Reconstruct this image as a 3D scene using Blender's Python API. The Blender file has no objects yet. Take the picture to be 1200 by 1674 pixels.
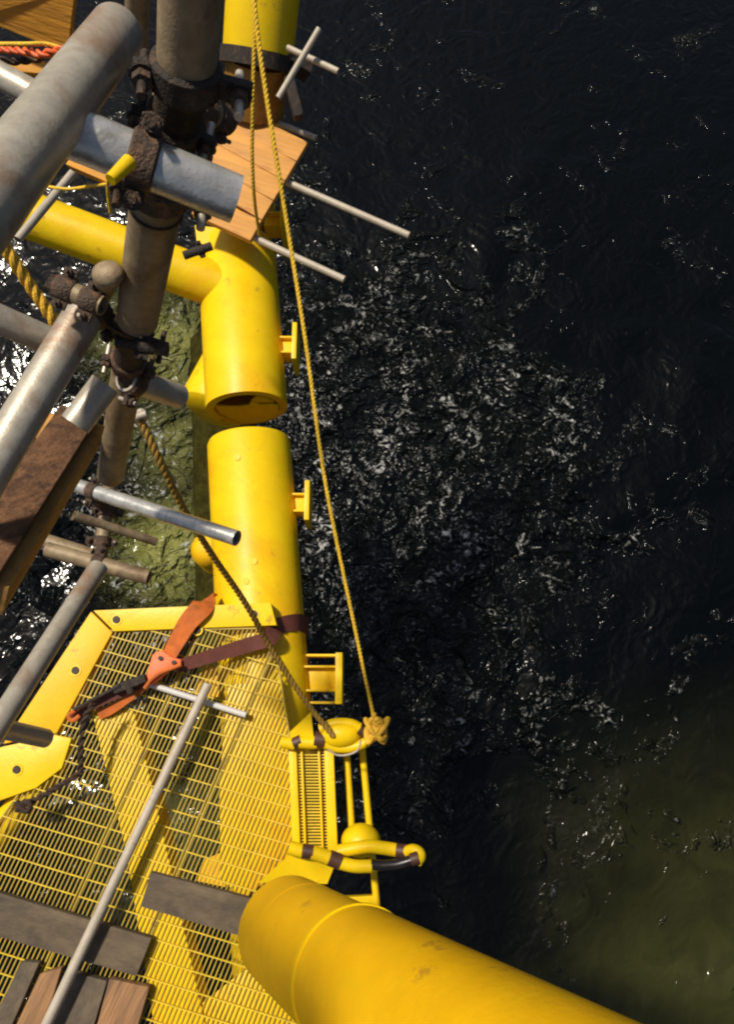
import bpy, bmesh, math, random
import numpy as np
from mathutils import Vector, Matrix
random.seed(7)
C = bpy.context.scene
COL = C.collection
# ------------------------------------------------------------------ camera, sky, sun, exposure
CAM_H, TH, F = 4.6, math.radians(75), 1200.0
cam_d = bpy.data.cameras.new('camera'); cam = bpy.data.objects.new('camera', cam_d); COL.objects.link(cam)
cam.location = (0, 0, CAM_H); cam.rotation_euler = (math.radians(90) - TH, 0, 0)
cam_d.sensor_fit = 'VERTICAL'; cam_d.sensor_height = 36; cam_d.lens = 36 * F / 1674
cam_d.clip_start = 0.02; cam_d.clip_end = 8000
C.camera = cam
SUN = Vector((-0.37, 0.31, 0.876)).normalized()
w = bpy.data.worlds.new('World'); C.world = w; w.use_nodes = True
nt = w.node_tree; bg = nt.nodes['Background']
sky = nt.nodes.new('ShaderNodeTexSky'); sky.sky_type = 'NISHITA'; sky.sun_disc = False
sky.sun_elevation = math.asin(SUN.z); sky.sun_rotation = math.atan2(SUN.x, SUN.y)
nt.links.new(sky.outputs[0], bg.inputs[0]); bg.inputs[1].default_value = 0.058
sky.dust_density = 2.5; sky.air_density = 1.0; sky.ozone_density = 0.4
sd = bpy.data.lights.new('sun', 'SUN'); so = bpy.data.objects.new('sun', sd); COL.objects.link(so)
sd.energy = 4.1; sd.angle = math.radians(4.5); sd.color = (1, 0.92, 0.78)
so.rotation_euler = SUN.to_track_quat('Z', 'Y').to_euler()
vs = C.view_settings; vs.view_transform = 'Standard'; vs.look = 'None'; vs.gamma = 1; vs.use_curve_mapping = False
vs.exposure = 0.13
C.render.engine = 'CYCLES'; C.cycles.pixel_filter_type = 'BLACKMAN_HARRIS'; C.cycles.filter_width = 2.2; C.cycles.max_bounces = 6; C.cycles.caustics_reflective = False; C.cycles.caustics_refractive = False

# ------------------------------------------------------------------ placing: photo ray -> point in the place
def ray(px, py):
    a = (px - 600) / F; b = (py - 837) / F
    return Vector((a, math.cos(TH) - b * math.sin(TH), -math.sin(TH) - b * math.cos(TH)))
EYE = Vector((0, 0, CAM_H))
def at(px, py, d): return EYE + ray(px, py) * d
def atz(px, py, z):
    r = ray(px, py); return EYE + r * ((z - CAM_H) / r.z)
def dep(D, wpx): return F * D / wpx

# ------------------------------------------------------------------ materials
M = {}
def mat(name, col, rough=0.5, metal=0.0, var=0.25, scale=9.0, col2=None, amt2=0.0, scale2=4.0, bump=0.15, bscale=60.0, stretch=None, spec=None, grain=None, gs=(5, .45, .6), chips=None):
    m = bpy.data.materials.new(name); m.use_nodes = True; t = m.node_tree; L = t.links.new
    p = t.nodes['Principled BSDF']
    tc = t.nodes.new('ShaderNodeTexCoord'); mp = t.nodes.new('ShaderNodeMapping'); L(tc.outputs['Object'], mp.inputs[0])
    if grain is not None: mp.vector_type = 'TEXTURE'; mp.inputs['Rotation'].default_value = (0, 0, math.radians(grain)); mp.inputs['Scale'].default_value = gs
    n1 = t.nodes.new('ShaderNodeTexNoise'); n1.inputs['Scale'].default_value = scale; n1.inputs['Detail'].default_value = 6; n1.inputs['Roughness'].default_value = .65
    L(mp.outputs[0], n1.inputs['Vector'])
    mx = t.nodes.new('ShaderNodeMix'); mx.data_type = 'RGBA'
    mx.inputs['A'].default_value = [c * (1 - var) for c in col] + [1]; mx.inputs['B'].default_value = [min(1, c * (1 + var)) for c in col] + [1]
    r1 = t.nodes.new('ShaderNodeMapRange'); r1.inputs['From Min'].default_value = .3; r1.inputs['From Max'].default_value = .7
    L(n1.outputs['Fac'], r1.inputs['Value']); L(r1.outputs[0], mx.inputs['Factor'])
    out = mx.outputs['Result']
    if col2:
        n2 = t.nodes.new('ShaderNodeTexNoise'); n2.inputs['Scale'].default_value = scale2; n2.inputs['Detail'].default_value = 8; n2.inputs['Roughness'].default_value = .7; n2.inputs['Distortion'].default_value = .6
        L(mp.outputs[0], n2.inputs['Vector'])
        r2 = t.nodes.new('ShaderNodeMapRange'); r2.inputs['From Min'].default_value = .62 - amt2 * .4; r2.inputs['From Max'].default_value = .74 - amt2 * .3
        L(n2.outputs['Fac'], r2.inputs['Value'])
        m2 = t.nodes.new('ShaderNodeMix'); m2.data_type = 'RGBA'; m2.inputs['B'].default_value = list(col2) + [1]
        L(out, m2.inputs['A']); L(r2.outputs[0], m2.inputs['Factor']); out = m2.outputs['Result']
    if chips:
        n3 = t.nodes.new('ShaderNodeTexNoise'); n3.inputs['Scale'].default_value = chips[1]; n3.inputs['Detail'].default_value = 9; n3.inputs['Roughness'].default_value = .75
        L(tc.outputs['Object'], n3.inputs['Vector'])
        r3 = t.nodes.new('ShaderNodeMapRange'); r3.inputs['From Min'].default_value = chips[2]; r3.inputs['From Max'].default_value = chips[2] + .05; r3.inputs['To Max'].default_value = chips[3]
        L(n3.outputs['Fac'], r3.inputs['Value'])
        m3 = t.nodes.new('ShaderNodeMix'); m3.data_type = 'RGBA'; m3.inputs['B'].default_value = list(chips[0]) + [1]
        L(out, m3.inputs['A']); L(r3.outputs[0], m3.inputs['Factor']); out = m3.outputs['Result']
    L(out, p.inputs['Base Color'])
    rr = t.nodes.new('ShaderNodeMapRange'); rr.inputs['To Min'].default_value = max(.05, rough - .12); rr.inputs['To Max'].default_value = min(1, rough + .12)
    L(n1.outputs['Fac'], rr.inputs['Value']); L(rr.outputs[0], p.inputs['Roughness'])
    p.inputs['Metallic'].default_value = metal
    if spec is not None: p.inputs['Specular IOR Level'].default_value = spec
    if bump:
        nb = t.nodes.new('ShaderNodeTexNoise'); nb.inputs['Scale'].default_value = bscale; nb.inputs['Detail'].default_value = 4
        L(mp.outputs[0], nb.inputs['Vector'])
        b = t.nodes.new('ShaderNodeBump'); b.inputs['Strength'].default_value = bump; b.inputs['Distance'].default_value = .01
        L(nb.outputs['Fac'], b.inputs['Height']); L(b.outputs[0], p.inputs['Normal'])
    M[name] = m; return m
mat('yellow_paint', (.80, .53, .003), .42, 0, .10, 3.5, (.78, .42, .004), .30, 1.6, .12, 45, spec=.3, chips=((.36, .19, .02), 6, .61, .65))
mat('orange_yellow_paint', (.82, .45, .004), .48, 0, .12, 3, (.74, .48, .006), .30, 1.3, .12, 45, spec=.3, chips=((.40, .20, .02), 5, .61, .65))
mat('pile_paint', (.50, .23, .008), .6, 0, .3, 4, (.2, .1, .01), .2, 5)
mat('bar_paint', (.42, .29, .012), .55, 0, .25, 6, (.18, .11, .02), .2, 7, .1, 80)
mat('grating_paint', (.66, .46, .016), .5, 0, .22, 6, (.22, .13, .02), .12, 7, .1, 80)
mat('shaded_orange', (.30, .14, .012), .6, 0, .3, 5, (.10, .05, .01), .2, 5)  # brown-orange with the shade on the column's lower length painted in
mat('shaded_olive', (.030, .026, .005), .95, 0, .5, 12, (.05, .045, .008), .3, 8, .6, 30, spec=.05)  # shade on the pipe under the main tube, put into its colour
mat('galvanised', (.46, .41, .33), .42, .35, .16, 30, (.36, .24, .16), .30, 6, .08, 160, chips=((.16, .11, .07), 45, .70, .7))
mat('dirty_steel', (.29, .215, .125), .58, .2, .3, 24, (.16, .10, .055), .36, 9, .14, 180, chips=((.40, .33, .25), 30, .64, .5))
mat('aluminium', (.60, .58, .54), .28, .6, .22, 25, (.34, .30, .24), .15, 12, .12, 160)
mat('rusty_iron', (.075, .048, .032), .75, .2, .5, 40, (.24, .12, .06), .3, 25, .7, 180)
mat('black_iron', (.030, .021, .015), .7, .2, .5, 36, (.11, .06, .035), .25, 22, .6, 180)
mat('pale_rod', (.43, .37, .29), .55, .1, .15, 12, (.35, .27, .18), .1, 9)
mat('new_wood', (.56, .26, .055), .7, 0, .30, 7, (.36, .14, .03), .16, 6, .4, 40, grain=-20)
mat('orange_wood', (.62, .27, .02), .7, 0, .28, 8, (.35, .13, .015), .18, 6, .4, 40, grain=-20)
mat('grey_wood', (.115, .083, .050), .85, 0, .38, 9, (.055, .040, .028), .42, 3.2, .7, 40, grain=-15, gs=(2.2, .8, 1))
mat('grey_wood_up', (.12, .09, .058), .85, 0, .38, 9, (.055, .040, .028), .42, 3.2, .7, 40, grain=66, gs=(2.2, .8, 1))
mat('brown_wood', (.27, .14, .06), .8, 0, .4, 9, (.11, .06, .035), .3, 5, .6, 40, grain=66)
mat('dark_wood', (.17, .08, .035), .8, 0, .4, 10, (.06, .028, .015), .35, 6, .6, 40, grain=50)
mat('lit_side_wood', (.33, .17, .04), .8, 0, .3, 10, (.18, .09, .02), .2, 6, .4, 40)
mat('yellow_rope', (.80, .50, .03), .75, 0, .2, 40, None, 0, 4, .5, 160)
mat('brown_rope', (.33, .19, .025), .8, 0, .3, 40, None, 0, 4, .5, 160)
mat('mustard_rope', (.42, .24, .02), .8, 0, .3, 30, None, 0, 4, .5, 160)
mat('orange_rope', (.74, .42, .03), .75, 0, .25, 30, None, 0, 4, .5, 140)
mat('dark_rope', (.045, .024, .014), .85, 0, .4, 40, None, 0, 4, .6, 140)
mat('maroon_webbing', (.115, .030, .018), .8, 0, .25, 18, (.16, .07, .02), .1, 12, .3, 200)
mat('orange_webbing', (.54, .125, .014), .75, 0, .3, 12, (.20, .07, .012), .2, 9, .3, 200)
mat('bright_orange', (.80, .13, .02), .55, 0, .15, 10)
mat('brown_tape', (.075, .028, .014), .55, 0, .3, 20)
mat('black_hose', (.014, .010, .009), .3, 0, .3, 20, None, 0, 4, .05)
mat('white_plastic', (.58, .55, .52), .5, 0, .08, 20)
mat('bolt_dark', (.03, .02, .012), .6, .3, .3, 30)

# ------------------------------------------------------------------ mesh helpers
def frames(pts):
    T = []
    n = len(pts)
    for i in range(n):
        a = pts[max(0, i - 1)]; b = pts[min(n - 1, i + 1)]
        T.append((b - a).normalized())
    up = Vector((0, 0, 1)) if abs(T[0].z) < .9 else Vector((0, 1, 0))
    U = (up - T[0] * up.dot(T[0])).normalized(); out = []
    for t in T:
        U = (U - t * U.dot(t)).normalized(); out.append((t, U, t.cross(U)))
    return out
def add_tube(bm, pts, r, seg=24, cap=True, wall=None, lobes=0, twist=0):
    """round tube along pts; wall = open hollow ends"""
    pts = [Vector(p) for p in pts]
    R = r if isinstance(r, (list, tuple)) else [r] * len(pts)
    def rings(sub):
        rs = []; s = 0
        for i, (p, (t, u, v)) in enumerate(zip(pts, frames(pts))):
            if i: s += (pts[i] - pts[i - 1]).length
            ring = []
            for k in range(seg):
                a = 2 * math.pi * k / seg
                q = R[i] - sub
                if lobes: q *= .80 + .28 * abs(math.cos(lobes * .5 * (a - s * twist)))
                ring.append(bm.verts.new(p + u * (q * math.cos(a)) + v * (q * math.sin(a))))
            rs.append(ring)
        for i in range(len(rs) - 1):
            for k in range(seg):
                f = [rs[i][k], rs[i + 1][k], rs[i + 1][(k + 1) % seg], rs[i][(k + 1) % seg]]
                bm.faces.new(f if not sub else f[::-1])
        return rs
    o = rings(0)
    if wall:
        n = rings(wall)
        for i in (0, -1):
            for k in range(seg):
                bm.faces.new([o[i][k], o[i][(k + 1) % seg], n[i][(k + 1) % seg], n[i][k]])
    elif cap:
        bm.faces.new(o[0]); bm.faces.new(o[-1])
def add_prism(bm, poly, vec):
    a = [bm.verts.new(p) for p in poly]; b = [bm.verts.new(Vector(p) + vec) for p in poly]; n = len(a)
    bm.faces.new(a); bm.faces.new(b[::-1])
    for i in range(n): bm.faces.new([a[i], b[i], b[(i + 1) % n], a[(i + 1) % n]])
def add_bar(bm, p0, p1, wd, ht, up=Vector((0, 0, 1)), rot=0):
    p0 = Vector(p0); p1 = Vector(p1); t = (p1 - p0).normalized()
    s = t.cross(up).normalized(); u = s.cross(t)
    if rot:
        q = Matrix.Rotation(rot, 3, t); s = q @ s; u = q @ u
    add_prism(bm, [p0 + s * (wd / 2) + u * (ht / 2), p0 - s * (wd / 2) + u * (ht / 2), p0 - s * (wd / 2) - u * (ht / 2), p0 + s * (wd / 2) - u * (ht / 2)], p1 - p0)
def add_ball(bm, c, rx, ry, rz, seg=20):
    bmesh.ops.create_uvsphere(bm, u_segments=seg, v_segments=seg // 2, radius=1, matrix=Matrix.Translation(c) @ Matrix.Diagonal((rx, ry, rz, 1)))
def bez(pts, n=8):
    """Catmull-Rom through pts"""
    P = [Vector(p) for p in pts]; P = [P[0] * 2 - P[1]] + P + [P[-1] * 2 - P[-2]]; out = []
    for i in range(1, len(P) - 2):
        a, b, c, d = P[i - 1:i + 3]
        for k in range(n):
            t = k / n
            out.append(.5 * ((2 * b) + (c - a) * t + (2 * a - 5 * b + 4 * c - d) * t * t + (3 * b - a - 3 * c + d) * t ** 3))
    out.append(P[-2]); return out
ORG = {}
def obj(name, bm, m, parent=None, kind=None, bevel=0, smooth=True):
    bmesh.ops.recalc_face_normals(bm, faces=bm.faces[:])
    if bevel:
        es = [e for e in bm.edges if len(e.link_faces) == 2 and e.calc_face_angle() > .6]
        bmesh.ops.bevel(bm, geom=es, offset=bevel, segments=2, affect='EDGES', profile=.6)
    for f in bm.faces: f.smooth = smooth
    for e in bm.edges:
        if len(e.link_faces) == 2 and e.calc_face_angle() > .65: e.smooth = False
    lo = Vector([min(v.co[i] for v in bm.verts) for i in range(3)]); hi = Vector([max(v.co[i] for v in bm.verts) for i in range(3)])
    c = Vector(((lo.x + hi.x) / 2, (lo.y + hi.y) / 2, lo.z))
    for v in bm.verts: v.co -= c
    me = bpy.data.meshes.new(name); bm.to_mesh(me); bm.free(); me.materials.append(M[m])
    o = bpy.data.objects.new(name, me); COL.objects.link(o); ORG[o.name] = c
    o.location = c
    if parent: o.parent = parent; o.location = c - ORG[parent.name]
    if kind: o['kind'] = kind
    return o
def tag(o, label, cat, group=None):
    o['label'] = label; o['category'] = cat
    if group: o['group'] = group
    return o
def thing(name, label, cat, loc, group=None):
    o = bpy.data.objects.new(name, None); COL.objects.link(o); o.location = loc; ORG[o.name] = Vector(loc); o.empty_display_size = .1
    return tag(o, label, cat, group)
B = bmesh.new

# ------------------------------------------------------------------ the sea
WZ = -5.0
def water_material():
    m = bpy.data.materials.new('sea_water'); m.use_nodes = True; t = m.node_tree; L = t.links.new; p = t.nodes['Principled BSDF']
    geo = t.nodes.new('ShaderNodeTexCoord')
    def noise(scale, detail=3, dist=0., rough=.5, vec=None):
        n = t.nodes.new('ShaderNodeTexNoise'); n.inputs['Scale'].default_value = scale; n.inputs['Detail'].default_value = detail
        n.inputs['Distortion'].default_value = dist; n.inputs['Roughness'].default_value = rough
        L(vec or geo.outputs['Object'], n.inputs['Vector']); return n.outputs['Fac']
    def math_(op, a, b):
        n = t.nodes.new('ShaderNodeMath'); n.operation = op
        for i, x in enumerate((a, b)):
            if isinstance(x, (int, float)): n.inputs[i].default_value = x
            else: L(x, n.inputs[i])
        return n.outputs[0]
    # olive-green patches in the water colour near the legs and off the lower right
    olive_tint = None
    for (px, py, rad, s) in ((270, 560, 1.5, 1.0), (285, 730, 1.0, .7), (280, 900, 1.25, 1.2), (1330, 1880, 5.6, .28), (270, 1350, 1.4, .25)):
        q = atz(px, py, WZ)
        d = t.nodes.new('ShaderNodeVectorMath'); d.operation = 'DISTANCE'; L(geo.outputs['Object'], d.inputs[0]); d.inputs[1].default_value = q - Vector((0, 0, WZ))
        r = t.nodes.new('ShaderNodeMapRange'); r.interpolation_type = 'SMOOTHSTEP'
        r.inputs['From Min'].default_value = 0; r.inputs['From Max'].default_value = rad; r.inputs['To Min'].default_value = s; r.inputs['To Max'].default_value = 0
        L(d.outputs['Value'], r.inputs['Value'])
        olive_tint = r.outputs[0] if olive_tint is None else math_('MAXIMUM', olive_tint, r.outputs[0])
    cl = t.nodes.new('ShaderNodeMapRange'); cl.inputs['From Min'].default_value = .3; cl.inputs['From Max'].default_value = .65; cl.inputs['To Min'].default_value = .55
    L(noise(1.7, 5, .8), cl.inputs['Value'])
    olive_tint = math_('MULTIPLY', olive_tint, cl.outputs[0])
    mx = t.nodes.new('ShaderNodeMix'); mx.data_type = 'RGBA'
    mx.inputs['A'].default_value = (.0008, .0012, .0009, 1); mx.inputs['B'].default_value = (.19, .19, .05, 1)
    L(olive_tint, mx.inputs['Factor'])
    p.inputs['IOR'].default_value = 1.33
    d = t.nodes.new('ShaderNodeVectorMath'); d.operation = 'DISTANCE'; L(geo.outputs['Object'], d.inputs[0]); d.inputs[1].default_value = atz(520, 800, WZ) - Vector((0, 0, WZ))
    near = t.nodes.new('ShaderNodeMapRange'); near.interpolation_type = 'SMOOTHSTEP'; near.inputs['From Min'].default_value = 1.0; near.inputs['From Max'].default_value = 6.2; near.inputs['To Min'].default_value = .17; near.inputs['To Max'].default_value = -.09
    L(d.outputs['Value'], near.inputs['Value'])
    wind = t.nodes.new('ShaderNodeMapRange'); wind.interpolation_type = 'SMOOTHSTEP'; wind.inputs['From Min'].default_value = .49; wind.inputs['From Max'].default_value = .66; wind.inputs['To Min'].default_value = .10; wind.inputs['To Max'].default_value = 1.
    L(math_('ADD', math_('ADD', math_('MULTIPLY', noise(.7, 4, 1.6, .55), .6), math_('MULTIPLY', noise(2.1, 3, 1.8, .6), .4)), near.outputs[0]), wind.inputs['Value'])
    h = math_('ADD', math_('MULTIPLY', noise(1.7, 1, 2.2), 1.0), math_('MULTIPLY', noise(4.0, 1.5, 2.0), .52))
    h = math_('ADD', h, math_('MULTIPLY', noise(10, 1, 1.2), .07))
    h = math_('MULTIPLY', h, wind.outputs[0])
    # grey glints painted into the water colour, curling over the ruffled patches
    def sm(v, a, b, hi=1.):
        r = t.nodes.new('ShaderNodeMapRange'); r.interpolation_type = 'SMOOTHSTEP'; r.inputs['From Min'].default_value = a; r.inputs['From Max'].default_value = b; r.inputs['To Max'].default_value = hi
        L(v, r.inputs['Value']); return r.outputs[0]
    painted_glints = math_('MULTIPLY', sm(noise(7.5, 4, 1.6, .62), .535, .64), sm(noise(1.3, 4, 1.2, .62), .46, .62))
    painted_glints = math_('MULTIPLY', painted_glints, sm(wind.outputs[0], .12, .6))
    painted_glints = math_('MULTIPLY', painted_glints, .9)
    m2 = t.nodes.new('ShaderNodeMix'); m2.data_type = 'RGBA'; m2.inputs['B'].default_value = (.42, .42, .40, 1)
    L(mx.outputs['Result'], m2.inputs['A']); L(painted_glints, m2.inputs['Factor']); L(m2.outputs['Result'], p.inputs['Base Color'])
    ro = t.nodes.new('ShaderNodeMapRange'); ro.inputs['To Min'].default_value = .10; ro.inputs['To Max'].default_value = .24; L(wind.outputs[0], ro.inputs['Value']); L(ro.outputs[0], p.inputs['Roughness'])
    b = t.nodes.new('ShaderNodeBump'); b.inputs['Strength'].default_value = 1.0; b.inputs['Distance'].default_value = .25
    L(h, b.inputs['Height']); L(b.outputs[0], p.inputs['Normal'])
    M['sea_water'] = m
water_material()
def build_sea():
    n = 360
    s = np.linspace(-1, 1, n)
    ax = np.sign(s) * (9.0 * np.abs(s) + 3000 * np.clip((np.abs(s) - .72) / .28, 0, 1) ** 5)
    X, Y = np.meshgrid(ax, ax + 1.5, indexing='ij')
    rng = np.random.default_rng(3); Z = np.zeros_like(X)
    fade = np.clip(1 - (np.hypot(X, Y) - 6.5) / 5, 0, 1)
    wx = X + .35 * np.sin(Y * 1.1 + .6) + .2 * np.sin(X * 1.9 + 2); wy = Y + .35 * np.sin(X * .9) + .2 * np.sin(Y * 2.1 + 1)
    for lam, amp, k in ((4.2, .030, 4), (2.0, .014, 6), (.95, .006, 7)):
        for _ in range(k):
            a = rng.uniform(0, 2 * math.pi); q = 2 * math.pi / (lam * rng.uniform(.75, 1.3))
            Z += amp * rng.uniform(.5, 1) * np.sin(q * (wx * math.cos(a) + wy * math.sin(a)) + rng.uniform(0, 6.28))
    Z *= fade
    v = np.stack([X, Y, Z], -1).reshape(-1, 3)
    i = np.arange(n * n).reshape(n, n)
    f = np.stack([i[:-1, :-1], i[1:, :-1], i[1:, 1:], i[:-1, 1:]], -1).reshape(-1, 4)
    me = bpy.data.meshes.new('sea'); me.from_pydata(v.tolist(), [], f.tolist())
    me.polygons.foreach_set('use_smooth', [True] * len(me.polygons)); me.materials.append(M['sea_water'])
    o = bpy.data.objects.new('sea', me); COL.objects.link(o); o.location = (0, 0, WZ); o['kind'] = 'structure'
build_sea()

# ------------------------------------------------------------------ main yellow tube run
AZ = -.345
def axis_at(y, dx=0): return atz(396.5 + (y - 560) * .0635 + dx, y, AZ)
RT = .295
def bracket(parent, y, wstub, hst, wpl, hpl, long=.0, deep=.16):
    """I-shaped stand-off: web, flanges and an end plate, sticking out sideways (pixel sizes given in metres)"""
    c = axis_at(y); x0 = c.x + RT - .06; x1 = c.x + RT + wstub
    bm = B()
    add_bar(bm, (x0, c.y, c.z + .03), (x1, c.y, c.z + .03), hst, .02)
    add_bar(bm, (x0, c.y - hst / 2, c.z + .0), (x1, c.y - hst / 2, c.z + .0), .014, deep)
    add_bar(bm, (x0, c.y + hst / 2, c.z + .0), (x1, c.y + hst / 2, c.z + .0), .014, deep)
    b = obj('bracket', bm, 'yellow_paint', parent, bevel=.003)
    bm = B(); add_bar(bm, (x1 + wpl / 2, c.y - hpl / 2, c.z), (x1 + wpl / 2, c.y + hpl / 2, c.z), wpl, deep + .12)
    obj('end_plate', bm, 'yellow_paint', b, bevel=.004)
    if long:
        for s in (-1, 1):
            bm = B(); add_bar(bm, (x0, c.y + s * hpl * .47, c.z - .02), (x1, c.y + s * hpl * .47, c.z - .02), .014, deep * .8)
            obj('gusset', bm, 'yellow_paint', b)
def ring_band(bm, c, t, r0, r1, ln, seg=32):
    add_tube(bm, [c - t * ln / 2, c + t * ln / 2], r1, seg, wall=r1 - r0)

a0 = axis_at(402); a1 = axis_at(668)
t = (a1 - a0).normalized()
up = thing('yellow_tube_section', 'upper yellow tube section with open lower end and slanting brace, under the boards', 'tube', a1 - Vector((0, 0, RT)), 'tube sections of the damaged yellow tubular')
bm = B(); add_tube(bm, [a0, a0 + t * .05, a1], [RT - .03, RT, RT], 48, wall=.06); obj('shell', bm, 'yellow_paint', up)
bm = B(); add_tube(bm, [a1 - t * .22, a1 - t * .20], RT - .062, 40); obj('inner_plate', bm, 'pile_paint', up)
sx = Vector((1, 0, 0)); sz = Vector((0, 0, 1))
def flap(poly, off, tilt=0):
    bm = B(); add_prism(bm, [a1 - t * (off + tilt * q[1]) + sx * q[0] * RT + sz * q[1] * RT for q in poly], -t * .012); obj('torn_flap', bm, 'yellow_paint', up)
flap([(-.79, .10), (-.74, -.28), (-.56, -.56), (-.30, -.74), (0, -.80), (.30, -.74), (.56, -.56), (.74, -.28), (.79, .10), (.60, .16), (.36, .12), (.16, .30), (.08, .10), (-.20, .02), (-.50, .04)], .010, .03)
flap([(.16, .38), (.34, .70), (.56, .55), (.72, .30), (.52, .27), (.30, .24)], .022, -.03)
b0 = at(30, 346, 5.25); b1 = axis_at(488) + Vector((-.03, 0, .10))
bm = B(); add_tube(bm, [b0, b1], .168, 40); obj('brace', bm, 'yellow_paint', up)
e0 = axis_at(385); e1 = axis_at(310, 35) + Vector((0, .0, -.12))
bm = B(); add_tube(bm, [e0, e1], .16, 32); obj('extension_pipe', bm, 'yellow_paint', up)
bm = B(); add_prism(bm, [atz(318, 368, -.1), atz(352, 372, -.1), atz(350, 408, -.1), atz(322, 402, -.1)], Vector((0, 0, -.05))); obj('lug_plate', bm, 'yellow_paint', up)
bracket(up, 368, .04 + .03, .11, .03, .22)
bracket(up, 571, .08, .12, .035, .29)

c0 = axis_at(722); c1 = axis_at(1760)
lo = thing('yellow_tube_section', 'long lower yellow tube section running in under the yellow grating', 'tube', axis_at(1000) - Vector((0, 0, RT)), 'tube sections of the damaged yellow tubular')
bm = B(); t = (c1 - c0).normalized(); add_tube(bm, [c0, c0 + t * .03, c1], [RT - .012, RT, RT], 48, wall=.03); obj('shell', bm, 'yellow_paint', lo)
bm = B(); add_tube(bm, [c0 + t * .06, c0 + t * .08], RT - .032, 40); obj('end_disc', bm, 'shaded_orange', lo)
bracket(lo, 826, .075, .12, .035, .28)
bracket(lo, 1110, .18, .15, .045, .32, 1, .2)
for (px, py) in ((388, 748), (415, 918), (402, 950)):
    p = atz(px, py, AZ + RT * .985); bm = B(); add_tube(bm, [p - Vector((0, 0, .02)), p + Vector((0, 0, .008))], .022, 10); obj('weld_spot', bm, 'yellow_paint', lo)

# things beneath the main tube
pa = at(343, 676, 5.75); pb = at(408, 552, 6.0); pt_ = (pb - pa).normalized()
tag(obj('tube_stub', (lambda bm: (add_tube(bm, [pa, pa + pt_ * .03, pa + pt_ * .09, pb], [.20, .245, .265, .265], 44), bm)[1])(B()), 'yellow_paint'), 'shaded yellow tube stub slanting under the gap between the two tube sections', 'tube')
pc2 = at(338, 893, 5.7)
tag(obj('small_pile', (lambda bm: (add_tube(bm, [pc2, pc2 - Vector((0, 0, .03)), pc2 - Vector((0, 0, .1)), Vector((pc2.x, pc2.y, WZ - 1.5))], [.07, .11, .15, .15], 28), bm)[1])(B()), 'orange_yellow_paint'), 'small round orange-yellow stub peeping out left of the long lower tube', 'pile')
l0 = atz(362, 560, -1.7); l1 = atz(385, 1250, -1.7)
tag(obj('shaded_pipe', (lambda bm: (add_tube(bm, [l0, l1], .29, 32), bm)[1])(B()), 'shaded_olive'), 'dark pipe running beneath the yellow tube, shade put into its colour', 'pipe')

# ------------------------------------------------------------------ far yellow leg at the top
h0 = at(434, -60, 4.9); h1 = at(421, 98, 5.15); h2 = at(414, 182, 5.4)
leg = thing('support_column', 'upright yellow column with a dark clamp band at the top edge, behind the boards', 'column', h2)
bm = B(); add_tube(bm, [h0, h1], [.25, .245], 40); obj('upper_shell', bm, 'yellow_paint', leg)
bm = B(); add_tube(bm, [h1, h2], .222, 40); obj('lower_shell', bm, 'shaded_orange', leg)
bm = B(); tt = (h1 - h0).normalized(); ring_band(bm, h1, tt, .22, .262, .10, 40); obj('clamp_band', bm, 'black_iron', leg)
bm = B(); add_bar(bm, h1 + Vector((.2, -.02, .05)), h1 + Vector((.36, -.06, -.05)), .10, .12); add_bar(bm, h1 + Vector((.22, -.16, 0)), h1 + Vector((.29, -.4, -.1)), .07, .1); obj('clamp_ear', bm, 'black_iron', leg, bevel=.01)

# ------------------------------------------------------------------ inclined tube at the lower right
p0 = at(468, 1520, dep(.45, 163)); p1 = at(962, 1870, dep(.45, 375)); p1 = p1 + (p1 - p0) * .15
t = (p1 - p0).normalized(); R = .225; L_ = (p1 - p0).length
it = thing('inclined_tube', 'big orange-yellow tube slanting up across the bottom right corner with a ring lip', 'tube', p0)
bm = B(); add_tube(bm, [p0, p0 + t * .02, p0 + t * (L_ * .42)], [R - .02, R, R], 56); obj('inner_tube', bm, 'orange_yellow_paint', it)
s0 = p0 + t * (L_ * .36)
bm = B(); add_tube(bm, [s0, p1], R * 1.035, 56, wall=.008); obj('sleeve', bm, 'orange_yellow_paint', it)
bm = B(); ring_band(bm, s0, t, R * 1.0, R * 1.06, .02, 56); obj('ring_lip', bm, 'yellow_paint', it)
bm = B(); ring_band(bm, p0 + t * (L_ * .12), t, R * .99, R * 1.004, .012, 56); obj('weld_seam', bm, 'orange_yellow_paint', it)

# ------------------------------------------------------------------ grating walkway
U = Vector((math.cos(math.radians(-15)), math.sin(math.radians(-15)), 0)); V = Vector((math.cos(math.radians(-112)), math.sin(math.radians(-112)), 0))
G0 = atz(300, 1300, 0)
def uv(p):
    d = p - G0; det = U.x * V.y - U.y * V.x
    return ((d.x * V.y - d.y * V.x) / det, (U.x * d.y - U.y * d.x) / det)
def clip(poly, a, b, c):          # keep a*u+b*v <= c
    out = []
    for i in range(len(poly)):
        p, q = poly[i], poly[(i + 1) % len(poly)]; fp = a * p[0] + b * p[1] - c; fq = a * q[0] + b * q[1] - c
        if fp <= 0: out.append(p)
        if fp * fq < 0: s = fp / (fp - fq); out.append((p[0] + s * (q[0] - p[0]), p[1] + s * (q[1] - p[1])))
    return out
def span(poly, axis, val):
    xs = []
    for i in range(len(poly)):
        p, q = poly[i], poly[(i + 1) % len(poly)]
        if (p[axis] - val) * (q[axis] - val) < 0:
            s = (val - p[axis]) / (q[axis] - p[axis]); xs.append(p[1 - axis] + s * (q[1 - axis] - p[1 - axis]))
    return (min(xs), max(xs)) if len(xs) >= 2 else None
def W(u, v, z=0): return G0 + U * u + V * v + Vector((0, 0, z))
GP = .0262; CP = .096
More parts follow.
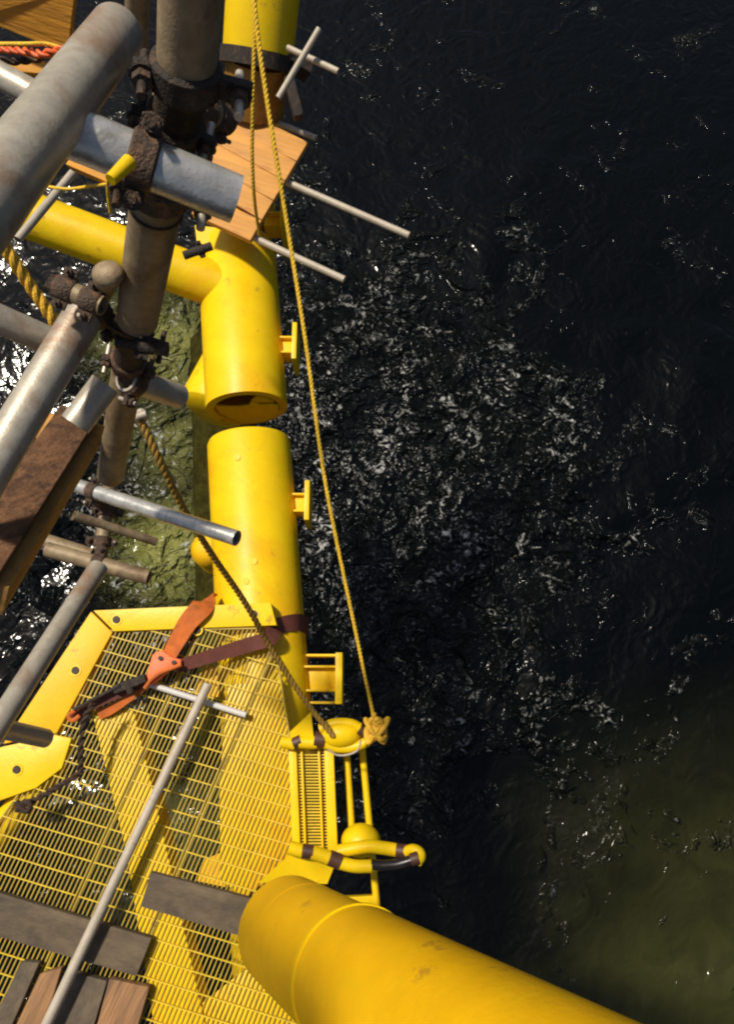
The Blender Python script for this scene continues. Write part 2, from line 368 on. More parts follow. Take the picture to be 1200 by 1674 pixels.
outline = [uv(atz(x, y, 0)) for x, y in ((172, 1030), (425, 1026), (454, 1082), (473, 1200), (482, 1400), (505, 1760), (-80, 1760), (-60, 1420), (70, 1240))]
s1 = uv(atz(190, 1325, 0))[0]; s2 = uv(atz(335, 1315, 0))[0]
labels = ['left yellow grating panel beside the two bolted edge plates', 'middle yellow grating panel, crossed by the long pale rod', 'right yellow grating panel lying over the big yellow tube']
for (ua, ub, lab) in ((-9, s1, labels[0]), (s1, s2, labels[1]), (s2, 9, labels[2])):
    poly = clip(clip(outline, -1, 0, -(ua + .006)), 1, 0, ub - .006)
    cu = sum(p[0] for p in poly) / len(poly); cv = sum(p[1] for p in poly) / len(poly)
    g = thing('grating_panel', lab, 'grating', W(cu, cv, -.045), 'yellow grating panels of the walkway')
    us = [p[0] for p in poly]; vv = [p[1] for p in poly]
    bm = B(); u = math.floor(min(us) / GP) * GP
    while u < max(us):
        sp = span(poly, 0, u)
        if sp and sp[1] - sp[0] > .03: add_bar(bm, W(u, sp[0], -.0068), W(u, sp[1], -.0068), .0068, .0065)
        u += GP
    obj('bearing_bars', bm, 'bar_paint', g, kind='stuff', smooth=False)
    v = math.floor(min(vv) / CP) * CP
    while v < max(vv):
        sp = span(poly, 1, v)
        if sp and sp[1] - sp[0] > .03:
            bm = B(); add_bar(bm, W(sp[0], v, -.001), W(sp[1], v, -.001), .0062, .010); obj('cross_bar', bm, 'grating_paint', g, smooth=False)
        v += CP
    for i in range(len(poly)):
        p, q = poly[i], poly[(i + 1) % len(poly)]
        if math.hypot(p[0] - q[0], p[1] - q[1]) < .05: continue
        if abs(p[0] - q[0]) < 1e-3 or min(p[1], q[1]) < 5:
            cx = Vector((cu - (p[0] + q[0]) / 2, cv - (p[1] + q[1]) / 2, 0)).normalized() * .004
            bm = B(); add_bar(bm, W(p[0] + cx.x, p[1] + cx.y, -.008), W(q[0] + cx.x, q[1] + cx.y, -.008), .009, .020); obj('edge_bar', bm, 'bar_paint', g, smooth=False)

# flat bolted edge plates of the walkway
def plate(name, label, quad, z, th, holes, m='yellow_paint'):
    q = [atz(x, y, z) for x, y in quad]; c = sum(q, Vector()) / len(q)
    o = thing(name, label, 'plate', (c.x, c.y, z - th), 'bolted edge plates round the grating')
    bm = B(); add_prism(bm, q, Vector((0, 0, -th))); obj('plate', bm, m, o, bevel=.004)
    for (x, y) in holes:
        p = atz(x, y, z); bm = B(); add_tube(bm, [p + Vector((0, 0, -.01)), p + Vector((0, 0, .012))], .022, 14); b = obj('bolt', bm, 'bolt_dark', o)
        bm = B(); add_tube(bm, [p + Vector((0, 0, -.004)), p + Vector((0, 0, .004))], .036, 16, wall=.012); obj('washer', bm, 'yellow_paint', b)
plate('edge_plate', 'yellow edge plate across the far end of the grating, meeting the tube', ((152, 998), (442, 985), (452, 1022), (186, 1032)), .02, .09, ((190, 1013), (415, 1004), (322, 1030)))
plate('edge_plate', 'slanting yellow edge plate down the left side of the grating, one dark bolt', ((148, 1000), (183, 1034), (92, 1198), (4, 1216)), .012, .10, ((123, 1096),), 'orange_yellow_paint')
plate('edge_plate', 'yellow corner plate at the left border below the grey tube end', ((-40, 1236), (2, 1221), (90, 1202), (116, 1207), (100, 1256), (58, 1288), (-40, 1322)), .012, .08, ((27, 1258),))

# members seen through the grating
def simple_tube(name, label, cat, a, b, r, m, wall=None, group=None, seg=32):
    bm = B(); add_tube(bm, [a, b], r, seg, wall=wall); return tag(obj(name, bm, m), label, cat, group)
def flat_beam(name, lab, cat, quad, z, h, m='yellow_paint'):
    bm = B(); add_prism(bm, [atz(x, y, z) for x, y in quad], Vector((0, 0, -h))); tag(obj(name, bm, m, bevel=.006), lab, cat, 'flat-topped beams and plates under the grating')
flat_beam('under_beam', 'slanting flat-topped yellow beam seen through the middle grating panel', 'beam', ((148, 1160), (218, 1160), (262, 1345), (345, 1720), (258, 1720), (205, 1390)), -.0135, .20)
flat_beam('under_plate', 'flat yellow plate under the right grating panel along the big tube', 'plate', ((372, 1120), (462, 1110), (476, 1200), (484, 1400), (400, 1468), (360, 1440), (358, 1280)), -.016, .012)
flat_beam('under_plate', 'flat yellow plate under the bottom end of the grating beside the inclined tube', 'plate', ((330, 1640), (400, 1585), (480, 1600), (520, 1760), (352, 1760)), -.0185, .012)
simple_tube('under_brace', 'yellow member below the left end of the grating at the left border', 'brace', atz(-60, 1430, -.115), atz(90, 1245, -.115), .085, 'yellow_paint')
def gusset(lab, pts, z):
    bm = B(); add_prism(bm, [atz(x, y, z) for x, y in pts], Vector((0, 0, -.02))); tag(obj('gusset_plate', bm, 'orange_yellow_paint'), lab, 'plate', 'small plates under the grating')
gusset('small orange-yellow plate under the grating at the head of the long pale rod', ((325, 1105), (338, 1088), (355, 1092), (358, 1140), (318, 1135)), -.09)
gusset('orange-yellow wedge plate under the grating just above the grey board', ((322, 1440), (335, 1405), (366, 1392), (368, 1450)), -.09)

# narrow strip of grating beside the tube
q = [atz(x, y, .03) for x, y in ((471, 1222), (545, 1222), (552, 1402), (478, 1402))]
st = thing('narrow_grating', 'narrow yellow grating strip with close rungs between the two hoops', 'grating', (q[0] + q[2]) / 2 + Vector((0, 0, -.05)))
def lerp(a, b, s): return a + (b - a) * s
for s, wd in ((.10, .045), (.30, .012), (.68, .012), (.90, .055)):
    bm = B(); add_bar(bm, lerp(q[0], q[1], s), lerp(q[3], q[2], s), wd, .05); obj('rail', bm, 'yellow_paint', st, bevel=.002)
bm = B()
for k in range(36):
    s = (k + .5) / 36; add_bar(bm, lerp(lerp(q[0], q[3], s), lerp(q[1], q[2], s), .12) - Vector((0, 0, .012)), lerp(lerp(q[0], q[3], s), lerp(q[1], q[2], s), .88) - Vector((0, 0, .012)), .007, .02)
obj('rungs', bm, 'grating_paint', st, kind='stuff', smooth=False)

# two outboard rails
simple_tube('guard_rail', 'thin yellow rail outside the narrow grating strip, nearer the strip', 'rail', atz(565, 1205, -.12), atz(576, 1372, -.12), .021, 'yellow_paint', group='thin rails between the hoops', seg=14)
simple_tube('guard_rail', 'thin yellow rail outside the narrow grating strip, nearer the open water', 'rail', atz(590, 1200, -.12), atz(618, 1500, -.12), .021, 'yellow_paint', group='thin rails between the hoops', seg=14)
bm = B(); add_bar(bm, atz(515, 1475, -.13), atz(618, 1470, -.13), .05, .05); tag(obj('cross_rail', bm, 'yellow_paint', bevel=.004), 'short yellow cross rail just above the ring lip of the inclined tube', 'rail')

# the two taped hoops
def hoop(label, segs, floats, gus, cat='hoop'):
    c = at(segs[0][1][0][0], segs[0][1][0][1], segs[0][1][0][2])
    o = thing('hoop', label, cat, c, 'taped hoops beside the narrow grating')
    for (m, pts, r) in segs:
        nm = {'brown_tape': 'tape_band', 'black_hose': 'hose'}.get(m, 'hoop_tube')
        bm = B(); add_tube(bm, bez([at(*p) for p in pts], 6), r, 18); obj(nm, bm, m, o)
    for (px, py, d, rx, ry, rz) in floats:
        bm = B(); add_ball(bm, at(px, py, d), rx, ry, rz, 24); obj('float', bm, 'yellow_paint', o)
    bm = B(); add_prism(bm, [at(*p) for p in gus], Vector((0, .0, -.03))); obj('gusset', bm, 'yellow_paint', o)
D1 = 4.3
hoop('upper taped yellow hoop, tied off with the yellow ropes', [
    ('yellow_paint', [(460, 1213, D1), (472, 1215, D1), (482, 1217, D1)], .034), ('brown_tape', [(480, 1216, D1), (493, 1210, D1)], .036),
    ('yellow_paint', [(489, 1213, D1), (505, 1214, D1), (518, 1214, D1)], .036), ('brown_tape', [(514, 1208, D1), (530, 1210, D1)], .045),
    ('yellow_paint', [(528, 1214, D1), (550, 1222, D1), (575, 1222, D1), (600, 1212, D1), (604, 1200, D1)], .03),
    ('brown_tape', [(586, 1192, D1), (601, 1200, D1)], .032),
    ('yellow_paint', [(523, 1192, D1), (545, 1183, D1), (572, 1183, D1), (588, 1190, D1)], .03)],
    [(556, 1200, D1 + .02, .125, .082, .08)], [(508, 1164, D1), (474, 1196, D1), (474, 1208, D1), (513, 1208, D1)])
bm = B(); add_tube(bm, bez([at(x, y, 4.2) for x, y in ((536, 1225), (550, 1234), (568, 1234), (585, 1226), (590, 1210))], 5), .0055, 8); tag(obj('white_cord', bm, 'pale_rod'), 'thin white cord sagging below the upper taped hoop', 'cord')
D2 = 4.0
hoop('lower taped yellow hoop with a black hose on its near side', [
    ('yellow_paint', [(472, 1385, D2), (485, 1389, D2), (497, 1392, D2)], .036), ('brown_tape', [(494, 1391, D2), (512, 1393, D2)], .038),
    ('yellow_paint', [(510, 1393, D2), (525, 1398, D2), (542, 1404, D2)], .038), ('brown_tape', [(538, 1402, D2), (556, 1409, D2)], .041),
    ('yellow_paint', [(553, 1410, D2), (580, 1416, D2), (608, 1416, D2)], .034),
    ('yellow_paint', [(552, 1392, D2 + .1), (600, 1384, D2 + .1), (625, 1386, D2 + .1), (650, 1390, D2 + .1)], .036), ('brown_tape', [(648, 1390, D2 + .1), (664, 1392, D2 + .09)], .038),
    ('yellow_paint', [(664, 1392, D2 + .08), (676, 1389, D2 + .06), (686, 1394, D2 + .04), (687, 1402, D2 + .02), (682, 1408, D2)], .03),
    ('brown_tape', [(684, 1402, D2), (672, 1406, D2)], .034),
    ('black_hose', [(674, 1406, D2), (650, 1413, D2), (625, 1415, D2), (606, 1413, D2)], .028)],
    [(590, 1374, D2 + .25, .115, .095, .11)], [(476, 1395, D2 + .05), (422, 1443, D2 + .05), (535, 1445, D2 + .05), (548, 1412, D2 + .05)])

# ------------------------------------------------------------------ ropes and straps
def rope(name, label, pts, r, m, cat='rope', group=None, n=10, strands=0):
    P = bez([at(*p) for p in pts], n if not strands else max(n, 36)); bm = B()
    if strands:
        fr = frames(P); s = [0]
        for i in range(1, len(P)): s.append(s[-1] + (P[i] - P[i - 1]).length)
        for k in range(strands):
            Q = []
            for p, (t, u, v), l in zip(P, fr, s):
                a = 2 * math.pi * k / strands + l * (1.1 / r); Q.append(p + (u * math.cos(a) + v * math.sin(a)) * r * .5)
            add_tube(bm, Q, r * .55, 8)
    else: add_tube(bm, P, r, 10)
    return tag(obj(name, bm, m), label, cat, group)
rope('yellow_rope', 'long taut yellow rope running from the top down to the upper taped hoop', [(409, -60, 3.3), (418, 30, 3.35), (426, 95, 3.4), (447, 232, 3.5), (473, 390, 3.65), (500, 562, 3.75), (530, 778, 3.9), (566, 960, 4.05), (612, 1178, 4.2)], .0115, 'yellow_rope', strands=3)
rope('yellow_rope', 'thinner yellow rope hanging almost straight down across the wooden boards', [(419, -60, 3.35), (416, 35, 3.4), (414, 130, 3.5), (412, 250, 3.7), (416, 330, 3.9), (424, 384, 4.2)], .0098, 'yellow_rope', strands=3)
knot = []
for k in range(26):
    a = k * 1.15; knot.append((616 + 15 * math.cos(a) + random.uniform(-5, 5), 1194 + 18 * math.sin(a * 1.37) + random.uniform(-4, 4), 4.2 + .03 * math.sin(a * 2.1)))
rope('rope_knot', 'tangled orange-yellow rope knot at the right end of the upper taped hoop', [(612, 1165, 4.2), (612, 1182, 4.18)] + knot, .014, 'orange_rope', 'knot', n=5)
rope('brown_rope', 'brown rope slanting from the scaffold, over the yellow tube, to the upper hoop', [(229, 686, 3.0), (262, 755, 3.1), (298, 828, 3.3), (345, 905, 3.6), (400, 985, 3.9), (452, 1075, 4.1), (500, 1147, 4.2), (545, 1204, 4.24)], .017, 'brown_rope', strands=3)
rope('rope_end', 'pale frayed knot at the top of the brown rope', [(222, 680, 3.0), (230, 673, 2.98), (238, 680, 3.0), (230, 690, 3.02), (224, 682, 2.98), (240, 676, 2.97)], .014, 'pale_rod', 'knot')
rope('twisted_rope', 'thick twisted golden rope hanging at the left border', [(-5, 385, 2.3), (25, 432, 2.35), (52, 472, 2.4), (85, 520, 2.45), (105, 560, 2.5)], .021, 'orange_rope', strands=3)
rope('frayed_twine', 'thin yellow twine tied below the rusty coupler', [(70, 304, 2.4), (110, 309, 2.35), (150, 304, 2.25), (185, 300, 2.1)], .005, 'yellow_rope', 'twine')
rope('frayed_twine', 'loose end of yellow twine dangling below the knot', [(176, 296, 2.1), (176, 318, 2.15), (180, 348, 2.2)], .005, 'yellow_rope', 'twine', n=6)

def ribbon(bm, pts, wpx, th=.006, wrap=None):
    """flat webbing strap: pts are world points lying on what carries them"""
    P = bez(pts, 6); fr = []
    n = len(P)
    for i in range(n):
        tt = (P[min(n - 1, i + 1)] - P[max(0, i - 1)]).normalized(); nn = Vector((0, -.26, .97))
        if wrap and P[i].x > wrap.x: q_ = P[i] - wrap; q_.y = 0; nn = q_.normalized()
        s = tt.cross(nn).normalized(); fr.append((s, s.cross(tt)))
    rows = []
    for i in range(n):
        h = (wpx[0] + (wpx[1] - wpx[0]) * i / (n - 1)) / 2; s, u = fr[i]
        rows.append([bm.verts.new(P[i] + s * h + u * th), bm.verts.new(P[i] - s * h + u * th), bm.verts.new(P[i] - s * h - u * th), bm.verts.new(P[i] + s * h - u * th)])
    for i in range(n - 1):
        for k in range(4): bm.faces.new([rows[i][k], rows[i][(k + 1) % 4], rows[i + 1][(k + 1) % 4], rows[i + 1][k]])
    bm.faces.new(rows[0]); bm.faces.new(rows[-1])
ra = thing('ratchet_strap', 'ratchet strap with orange hook and maroon webbing wrapped round the yellow tube', 'strap', atz(265, 1095, .05))
ax = axis_at(1022)
bm = B(); ribbon(bm, [Vector((ax.x + RT + .008, ax.y, AZ - .2)), Vector((ax.x + RT + .008, ax.y, AZ)), Vector((ax.x + RT * .87, ax.y, AZ + RT * .55)), Vector((ax.x + RT * .5, ax.y - .04, AZ + RT * .93)), atz(440, 1043, .035), atz(400, 1056, .05), atz(340, 1074, .06), atz(288, 1090, .075)], (.125, .075), wrap=Vector((ax.x, ax.y, AZ))); obj('webbing', bm, 'maroon_webbing', ra)
bm = B(); ribbon(bm, [atz(338, 980, -.1), atz(330, 992, .05), atz(308, 1016, .065), atz(290, 1046, .06), atz(274, 1076, .07)], (.15, .085)); obj('webbing', bm, 'orange_webbing', ra)
bm = B(); add_prism(bm, [atz(x, y, .11) for x, y in ((248, 1070), (263, 1062), (280, 1074), (296, 1078), (295, 1090), (276, 1096), (252, 1116), (232, 1124), (240, 1100))], Vector((0, 0, -.045))); obj('hook', bm, 'bright_orange', ra, bevel=.008)
for (x, y) in ((284, 1083), (262, 1076)):
    p = atz(x, y, .115); bm = B(); add_tube(bm, [p - Vector((0, 0, .02)), p + Vector((0, 0, .008))], .014, 10); obj('rivet', bm, 'bolt_dark', ra)
bm = B(); add_tube(bm, bez([atz(x, y, .125) for x, y in ((296, 1086), (282, 1092), (262, 1100), (246, 1112), (236, 1126))], 5), .012, 8); obj('hook_edge', bm, 'orange_webbing', ra)
bm = B(); ribbon(bm, [atz(242, 1112, .085), atz(205, 1128, .09), atz(160, 1148, .08), atz(112, 1172, .06)], (.06, .05)); obj('webbing_tail', bm, 'maroon_webbing', ra)
bm = B(); ribbon(bm, [atz(236, 1122, .06), atz(205, 1144, .05), atz(180, 1160, .03), atz(160, 1168, .02)], (.045, .065)); obj('webbing_tail', bm, 'orange_webbing', ra)
bm = B(); add_bar(bm, atz(238, 1108, .12), atz(186, 1128, .12), .05, .05); add_bar(bm, atz(196, 1120, .14), atz(120, 1160, .12), .018, .03); add_tube(bm, [atz(206, 1112, .13), atz(214, 1134, .13)], .022, 12); obj('ratchet', bm, 'black_iron', ra, bevel=.004)
bm = B(); add_tube(bm, bez([atz(x, y, .11) for x, y in ((124, 1160), (112, 1170), (118, 1178), (130, 1170))], 5), .014, 8); obj('end_hook', bm, 'orange_webbing', ra)
rope('dark_rope', 'dark greasy rope drooping from the ratchet to the left edge of the grating', [(152, 1150, 4.18), (136, 1180, 4.18), (131, 1225, 4.17), (128, 1262, 4.17), (100, 1282, 4.15), (66, 1302, 4.13), (40, 1316, 4.1)], .018, 'dark_rope', strands=2)
kn = [(38 + 12 * math.cos(k * 1.3), 1318 + 9 * math.sin(k * 1.9), 4.08 + .01 * k / 6) for k in range(14)]
rope('rope_knot', 'black knotted end of the dark rope at the left edge of the grating', kn, .013, 'dark_rope', 'knot', n=4)

# ------------------------------------------------------------------ boards
def board(name, label, quad, z, th, m, group=None, zs=None, cat='board', nails=()):
    q = [atz(x, y, z if zs is None else zs[i]) for i, (x, y) in enumerate(quad)]
    bm = B(); add_prism(bm, q, Vector((0, 0, -th))); o = obj(name, bm, m, None, bevel=.003)
    return tag(o, label, cat, group)
PZ = .20
mx_ = {}
rows = [((392, 178), (503, 232)), ((374, 205), (484, 264)), ((356, 236), (465, 296)), ((352, 274), (446, 328)), ((331, 316), (427, 360)), ((313, 356), (408, 394))]
blab = ['topmost new wooden board, beside the thin grey rod', 'second new wooden board from the top, behind the yellow ropes', 'third new wooden board from the top with a dark split left end', 'fourth new wooden board from the top, behind the silver tube end', 'lowest new wooden board, right above the yellow tube']
for k in range(5):
    (a, b), (c, d) = rows[k], rows[k + 1]
    e = (b[0] + (d[0] - b[0]) * .965, b[1] + (d[1] - b[1]) * .965)
    f = (a[0] - (b[0] - d[0]) * .965, a[1] + (d[1] - b[1]) * .965)
    zz = PZ + (.006 if k % 2 else 0)
    board('wooden_board', blab[k], (a, b, e, f), zz, .045, 'new_wood', 'new boards of the little scaffold platform')
board('grey_board', 'weathered grey board on the grating with one end at the inclined tube', ((246, 1426), (420, 1472), (398, 1532), (229, 1482)), .055, .05, 'grey_wood')
board('grey_board', 'long weathered grey board on the grating reaching the left border', ((-40, 1449), (247, 1534), (222, 1596), (-40, 1521)), .058, .05, 'grey_wood')
board('wooden_board', 'orange-brown board end at the bottom left corner, left of the pale rod', ((65, 1592), (100, 1582), (58, 1720), (5, 1720)), .06, .05, 'brown_wood', 'boards at the bottom left')
board('wooden_board', 'dark weathered board at the bottom left corner', ((35, 1572), (63, 1574), (8, 1700), (-40, 1720)), .057, .05, 'grey_wood_up', 'boards at the bottom left')
board('wooden_board', 'grey board behind the foot of the pale rod at the bottom', ((112, 1588), (174, 1604), (140, 1720), (70, 1720)), .057, .05, 'grey_wood_up', 'boards at the bottom left')
board('wooden_board', 'brown board at the bottom, right of the grey one', ((178, 1600), (243, 1614), (212, 1720), (146, 1720)), .06, .05, 'brown_wood', 'boards at the bottom left')
def dboard(name, label, pts, th, m, cat='board', group=None):
    q = [at(*p) for p in pts]; bm = B(); n = (q[1] - q[0]).cross(q[2] - q[0]).normalized()
    if n.z > 0: n = -n
    add_prism(bm, q, n * th); return tag(obj(name, bm, m, None, bevel=.003), label, cat, group)
dboard('plank', 'orange timber plank in the top left corner', [(-40, -20, 2.6), (122, -20, 2.6), (111, 76, 2.7), (60, 68, 2.7), (-40, 28, 2.7)], .04, 'orange_wood', 'plank')
dboard('wooden_batten', 'mustard wooden batten below the big grey tube', [(122, 246, 2.2), (196, 285, 2.15), (180, 300, 2.15), (106, 268, 2.2)], .03, 'orange_wood', 'batten')
dboard('wooden_batten', 'short orange batten sticking out left of the timber beam', [(-40, 676, 2.25), (116, 676, 2.25), (104, 716, 2.25), (-40, 716, 2.25)], .03, 'new_wood', 'batten')
bt0 = at(134, 698, 2.2); bt1 = at(-40, 965, 1.55)
tb = thing('timber_beam', 'heavy dark timber beam running down to the left border', 'beam', bt1)
tt = (bt1 - bt0).normalized(); upv = (EYE - bt0).normalized(); sd_ = tt.cross(upv).normalized()
if sd_.x < 0: sd_ = -sd_
hw = .047
bm = B(); add_bar(bm, bt0 - sd_ * .02, bt1 - sd_ * .02, .105, .09, upv, .25); obj('beam', bm, 'dark_wood', tb, bevel=.004)
bm = B(); add_bar(bm, bt0 + sd_ * .048 - upv * .012, bt1 + sd_ * .048 - upv * .012, .03, .085, upv, .25); obj('lit_side', bm, 'lit_side_wood', tb, bevel=.003)  # lit side of the beam, painted as a strip of lighter wood

# ------------------------------------------------------------------ scaffold tubes
def scaf(label, a, wa, b, wb, D, m, open_=True, name='scaffold_tube', cat='tube', group='scaffold tubes', da=None, db=None, zz=None):
    p = at(a[0], a[1], da or dep(D, wa)); q = at(b[0], b[1], db or dep(D, wb)); bm = B()
    if zz is not None: p = atz(a[0], a[1], zz); q = atz(b[0], b[1], zz)
    add_tube(bm, [p, q], D / 2, 32, wall=.1 * D if open_ else None)
    o = tag(obj(name, bm, m), label, cat, group); return p, q, D
DN = .09
scaf('biggest pale grey tube, slanting across the top left corner', (190, 52), 84, (-80, 405), 128, DN, 'galvanised')
scaf('silver tube passing behind the biggest grey tube at the left border', (-60, 92), 44, (140, 200), 44, DN, 'galvanised')
S3 = scaf('short silver tube with an open right end in front of the wooden boards', (95, 208), 62, (386, 326), 78, .077, 'aluminium', da=1.10, db=1.2)
S4 = scaf('thick brown-grey upright tube in front of the yellow brace', (262, 292), 92, (224, 522), 66, .095, 'dirty_steel', da=1.3, db=1.72)
S5 = scaf('lower upright tube ending above the bright silver tube', (210, 598), 52, (180, 778), 42, DN, 'dirty_steel')
S6 = scaf('pinkish slanting tube at the left, going down to the left border', (146, 500), 62, (-60, 840), 70, DN, 'galvanised')
S7 = scaf('thick brown-grey upright tube at the top, left of the yellow column', (314, -60), 108, (303, 128), 94, DN, 'dirty_steel')
scaf('thin grey upright tube at the top, beside the biggest grey tube', (225, -30), 40, (221, 95), 36, .07, 'dirty_steel')
S9 = scaf('grey tube stub entering from the left border, behind the pinkish tube', (-60, 497), 50, (100, 566), 46, .07, 'galvanised')
S10 = scaf('pale grey sleeve tube end above the timber beam', (172, 628), 46, (122, 694), 50, .076, 'galvanised', False, da=1.86, db=1.845)
S11 = scaf('short dull grey tube stub right of the lower upright tube', (205, 618), 44, (292, 648), 40, .075, 'galvanised')
S12 = scaf('bright silver tube pointing at the long lower yellow tube', (112, 790), 24, (387, 880), 28, .06, 'aluminium', da=3.0, db=2.72)
S13 = scaf('short dull tube with flattened right end, below the dark couplers', (76, 898), 25, (243, 944), 25, .06, 'dirty_steel')
S14 = scaf('grey tube slanting alongside the left edge plate of the grating', (160, 928), 31, (-20, 1210), 40, .062, 'galvanised')
scaf('small grey tube end lying on the edge plate at the left border', (-50, 1180), 34, (74, 1207), 30, .06, 'galvanised')
scaf('thin grey tube stub crossing the dark couplers', (120, 842), 15, (255, 886), 14, .035, 'dirty_steel')
scaf('short brown tube at the left below the timber beam', (60, 880), 24, (150, 908), 24, .06, 'dirty_steel')
# rods
G = 'thin rods'
scaf('thin grey rod along the upper edge of the wooden boards', (380, 172), 10, (517, 226), 10, .042, 'pale_rod', name='rod', cat='rod', group=G, zz=.145)
scaf('longest pale rod sticking out over the water from under the boards', (400, 268), 13, (669, 385), 13, .049, 'pale_rod', name='rod', cat='rod', group=G, zz=.125)
scaf('pale rod sticking out below the lowest board, over the water', (330, 350), 13, (563, 457), 13, .049, 'pale_rod', name='rod', cat='rod', group=G, zz=.125)
scaf('short pale rod rising at the top, right of the yellow column', (455, 160), 10, (522, 47), 10, .04, 'pale_rod', name='rod', cat='rod', group=G, da=4.7, db=4.6)
scaf('pale rod tip sticking out just right of the yellow column', (470, 78), 12, (553, 117), 12, .04, 'pale_rod', name='rod', cat='rod', group=G, da=4.75, db=4.7)
scaf('pale thin pole leaning over the left end of the yellow brace', (28, 392), 14, (150, 245), 13, .028, 'pale_rod', name='rod', cat='rod', group=G)
scaf('long pale rod lying across the grating and both grey boards', (45, 1738), 18, (340, 1118), 15, .056, 'pale_rod', name='rod', cat='rod', group=G, zz=.14)
scaf('thin white rod lying on the grating beside the orange strap hook', (236, 1116), 12, (402, 1169), 12, .036, 'white_plastic', name='rod', cat='rod', group=G, zz=.05)
scaf('dark threaded rod between the top couplers', (222, 132), 15, (332, 170), 15, .018, 'galvanised', name='rod', cat='rod', group=G, da=1.25, db=1.25)

# ------------------------------------------------------------------ couplers
MID = scaf('middle length of the upright tube, painted shade-dark, behind the short silver tube', (303, 130), 80, (266, 275), 70, .084, 'black_iron', da=1.2, db=1.45)  # shadow on this length of the post is painted in as black
STUB = scaf('dark horizontal stub reaching to the left ends of the wooden boards', (262, 150), 40, (374, 196), 40, .06, 'dirty_steel', da=1.6, db=1.75)
LOW = scaf('blackened length of upright tube between the dark couplers', (222, 528), 50, (206, 606), 46, .08, 'black_iron', da=1.78, db=2.1)
KNEE = scaf('short dull stub below the rounded tube cap', (92, 466), 30, (168, 500), 30, .046, 'dirty_steel', da=1.62, db=1.62)
DROP = scaf('short upright dull tube hung with rusty couplers below the bright silver tube', (180, 786), 22, (160, 935), 22, .058, 'dirty_steel', da=3.1, db=3.0)
ARM = scaf('flat black arm crossing below the thick upright tube', (190, 560), 14, (274, 574), 14, .026, 'black_iron', False, da=1.72, db=1.72)
PEG = scaf('dark stub in front of the yellow brace under the boards', (300, 418), 14, (346, 402), 14, .05, 'black_iron', False, da=4.3, db=4.3)
def coupler(label, jaws, m='rusty_iron', seed=0):
    """jaws clamp tubes: (tube, where along it); eye bolts with nuts and washers on their ears"""
    rnd = random.Random(seed); cs = []
    for tb_, s_ in jaws:
        p, q, D = tb_; cs.append((p + (q - p) * s_, (q - p).normalized(), D / 2))
    c0_ = cs[0][0]
    o = thing('coupler', label, 'coupler', c0_ - Vector((0, 0, cs[0][2])), 'scaffold couplers')
    for cc, tt, r in cs:
        n = (EYE - cc).normalized(); n = (n - tt * n.dot(tt)).normalized(); side = tt.cross(n).normalized()
        hw_ = max(.022, r * .55)
        bm = B(); add_tube(bm, [cc - tt * hw_, cc - tt * hw_ * .8, cc + tt * hw_ * .8, cc + tt * hw_], [r * 1.08, r * 1.22, r * 1.22, r * 1.08], 28, wall=r * .1)
        obj('jaw', bm, m, o)
        for s in (-1, 1):
            f = rnd.uniform(.9, 1.25)
            bm = B(); add_bar(bm, cc + side * s * r * 1.02 + n * r * .2, cc + side * s * r * 1.85 * f + n * r * .3, hw_ * 1.5, r * .38, n); e_ = obj('ear', bm, m, o, bevel=r * .07)
            a_ = cc + side * s * r * 1.5 * f
            bm = B(); add_tube(bm, [a_ - n * r * .7, a_ + n * r * (1.0 + rnd.random() * .6)], r * .17, 10); bo = obj('bolt', bm, 'galvanised' if rnd.random() < .4 else m, o)
            bm = B(); add_tube(bm, [a_ + n * r * .52, a_ + n * r * .85], r * .36, 6); obj('nut', bm, 'rusty_iron', bo)
            bm = B(); add_tube(bm, [a_ + n * r * .46, a_ + n * r * .52], r * .46, 14); obj('washer', bm, m, bo)
    for k in range(len(cs) - 1):
        a_, b_ = cs[k][0], cs[k + 1][0]
        if (b_ - a_).length > .05:
            bm = B(); r = min(cs[k][2], cs[k + 1][2]); add_tube(bm, [a_, b_], r * .75, 14); obj('swivel_body', bm, m, o)
    return o
coupler('rusty coupler gripping the short silver tube', [(S3, .45), (S4, .03)], 'rusty_iron', 1)
coupler('dark coupler right below the thick upright tube at the top', [(S7, .97), (STUB, .3)], 'black_iron', 2)
coupler('brown coupler touching the left ends of the wooden boards', [(STUB, .62), (STUB, .9)], 'rusty_iron', 3)
coupler('shadowed black coupler on the shade-dark tube behind the silver tube', [(MID, .45), (MID, .8)], 'black_iron', 4)
coupler('coupler at the head of the pinkish slanting tube', [(S6, .015), (KNEE, .75)], 'rusty_iron', 5)
coupler('dark coupler right under the thick upright tube', [(LOW, .2), (ARM, .5)], 'black_iron', 6)
coupler('brown coupler holding the short grey stub to the lower upright tube', [(LOW, .75), (S11, .12)], 'rusty_iron', 7)
coupler('rusty coupler at the dull left end of the bright silver tube', [(S12, .16), (DROP, .35)], 'rusty_iron', 8)
coupler('reddish coupler at the top of the slanting grey tube by the edge plate', [(DROP, .68), (S13, .5)], 'rusty_iron', 9)
coupler('small dark clamp in front of the yellow brace under the boards', [(PEG, .6)], 'black_iron', 10)
coupler('rusty coupler left of the rounded tube cap', [(KNEE, .2)], 'rusty_iron', 11)
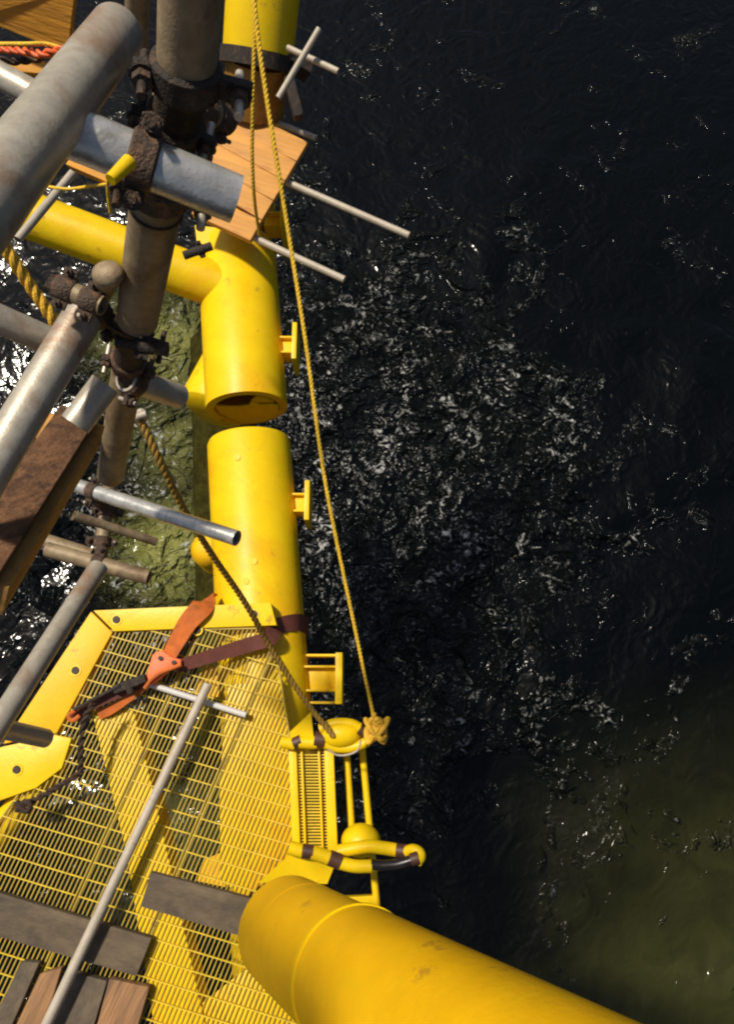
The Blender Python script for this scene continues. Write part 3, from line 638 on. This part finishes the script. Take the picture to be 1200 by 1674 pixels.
# collar on the upright tube, capped tube end, taped lever
bm = B(); tS4 = S4[1] - S4[0]; c = S4[0] + tS4 * .16; ring_band(bm, c, tS4.normalized(), .0472, .0505, .006, 36); tag(obj('clamp_collar', bm, 'black_iron'), 'thin dark collar round the thick upright tube below the silver tube', 'collar')
cap = thing('capped_tube_end', 'rounded pinkish tube cap beside the thick upright tube', 'tube end', at(172, 460, 1.75))
a = at(176, 448, 1.5); b = at(166, 480, 1.85)
bm = B(); add_tube(bm, [a, b], GP, 24); obj('stub', bm, 'dirty_steel', cap)
bm = B(); add_ball(bm, a, .033, .03, .02, 20); obj('cap', bm, 'dirty_steel', cap)
bm = B(); add_tube(bm, [at(180, 294, 1.04), at(212, 264, 1.06)], [.0085, .0115], 14); tag(obj('taped_lever', bm, 'yellow_paint'), 'stubby yellow taped lever sticking out of the rusty coupler', 'lever')
# odds and ends at the top left
rope('orange_rope', 'orange rope bundle below the plank in the top left corner', [(-10, 78, 2.6), (40, 84, 2.55), (70, 88, 2.5), (112, 78, 2.5)], .014, 'bright_orange', strands=2)
rope('yellow_rope', 'pale yellow rope at the edge of the top left plank', [(-20, 72, 2.55), (40, 72, 2.5), (75, 72, 2.5), (110, 82, 2.5)], .007, 'yellow_rope')
rope('chain', 'dark rusty chain in the top left corner', [(-10, 98, 2.6), (20, 100, 2.6), (45, 98, 2.6), (70, 94, 2.6)], .014, 'rusty_iron', 'chain', strands=2)
dboard('wooden_batten', 'short orange batten below the dark chain, top left', [(-30, 96, 2.8), (76, 100, 2.8), (66, 120, 2.8), (-30, 112, 2.8)], .03, 'orange_wood', 'batten')

# added board out of view overhead, put there to shade the inclined tube
k0 = at(440, 1505, 3.28); k1 = at(690, 1665, 2.45); zt = 5.7
e0, e1 = [k + SUN * ((zt - k.z) / SUN.z) for k in (k0, k1)]
dd = (e1 - e0).normalized(); nn = Vector((-dd.y, dd.x, 0)).normalized()
if nn.y > 0: nn = -nn
bm = B(); add_prism(bm, [e0 - dd * .5, e1 - dd * .1, e1 - dd * .1 + nn * .225, e0 - dd * .5 + nn * .225], Vector((0, 0, .04)))
tag(obj('added_shade_board', bm, 'grey_wood', bevel=.003), 'added grey board out of view overhead that shades the inclined tube', 'board')
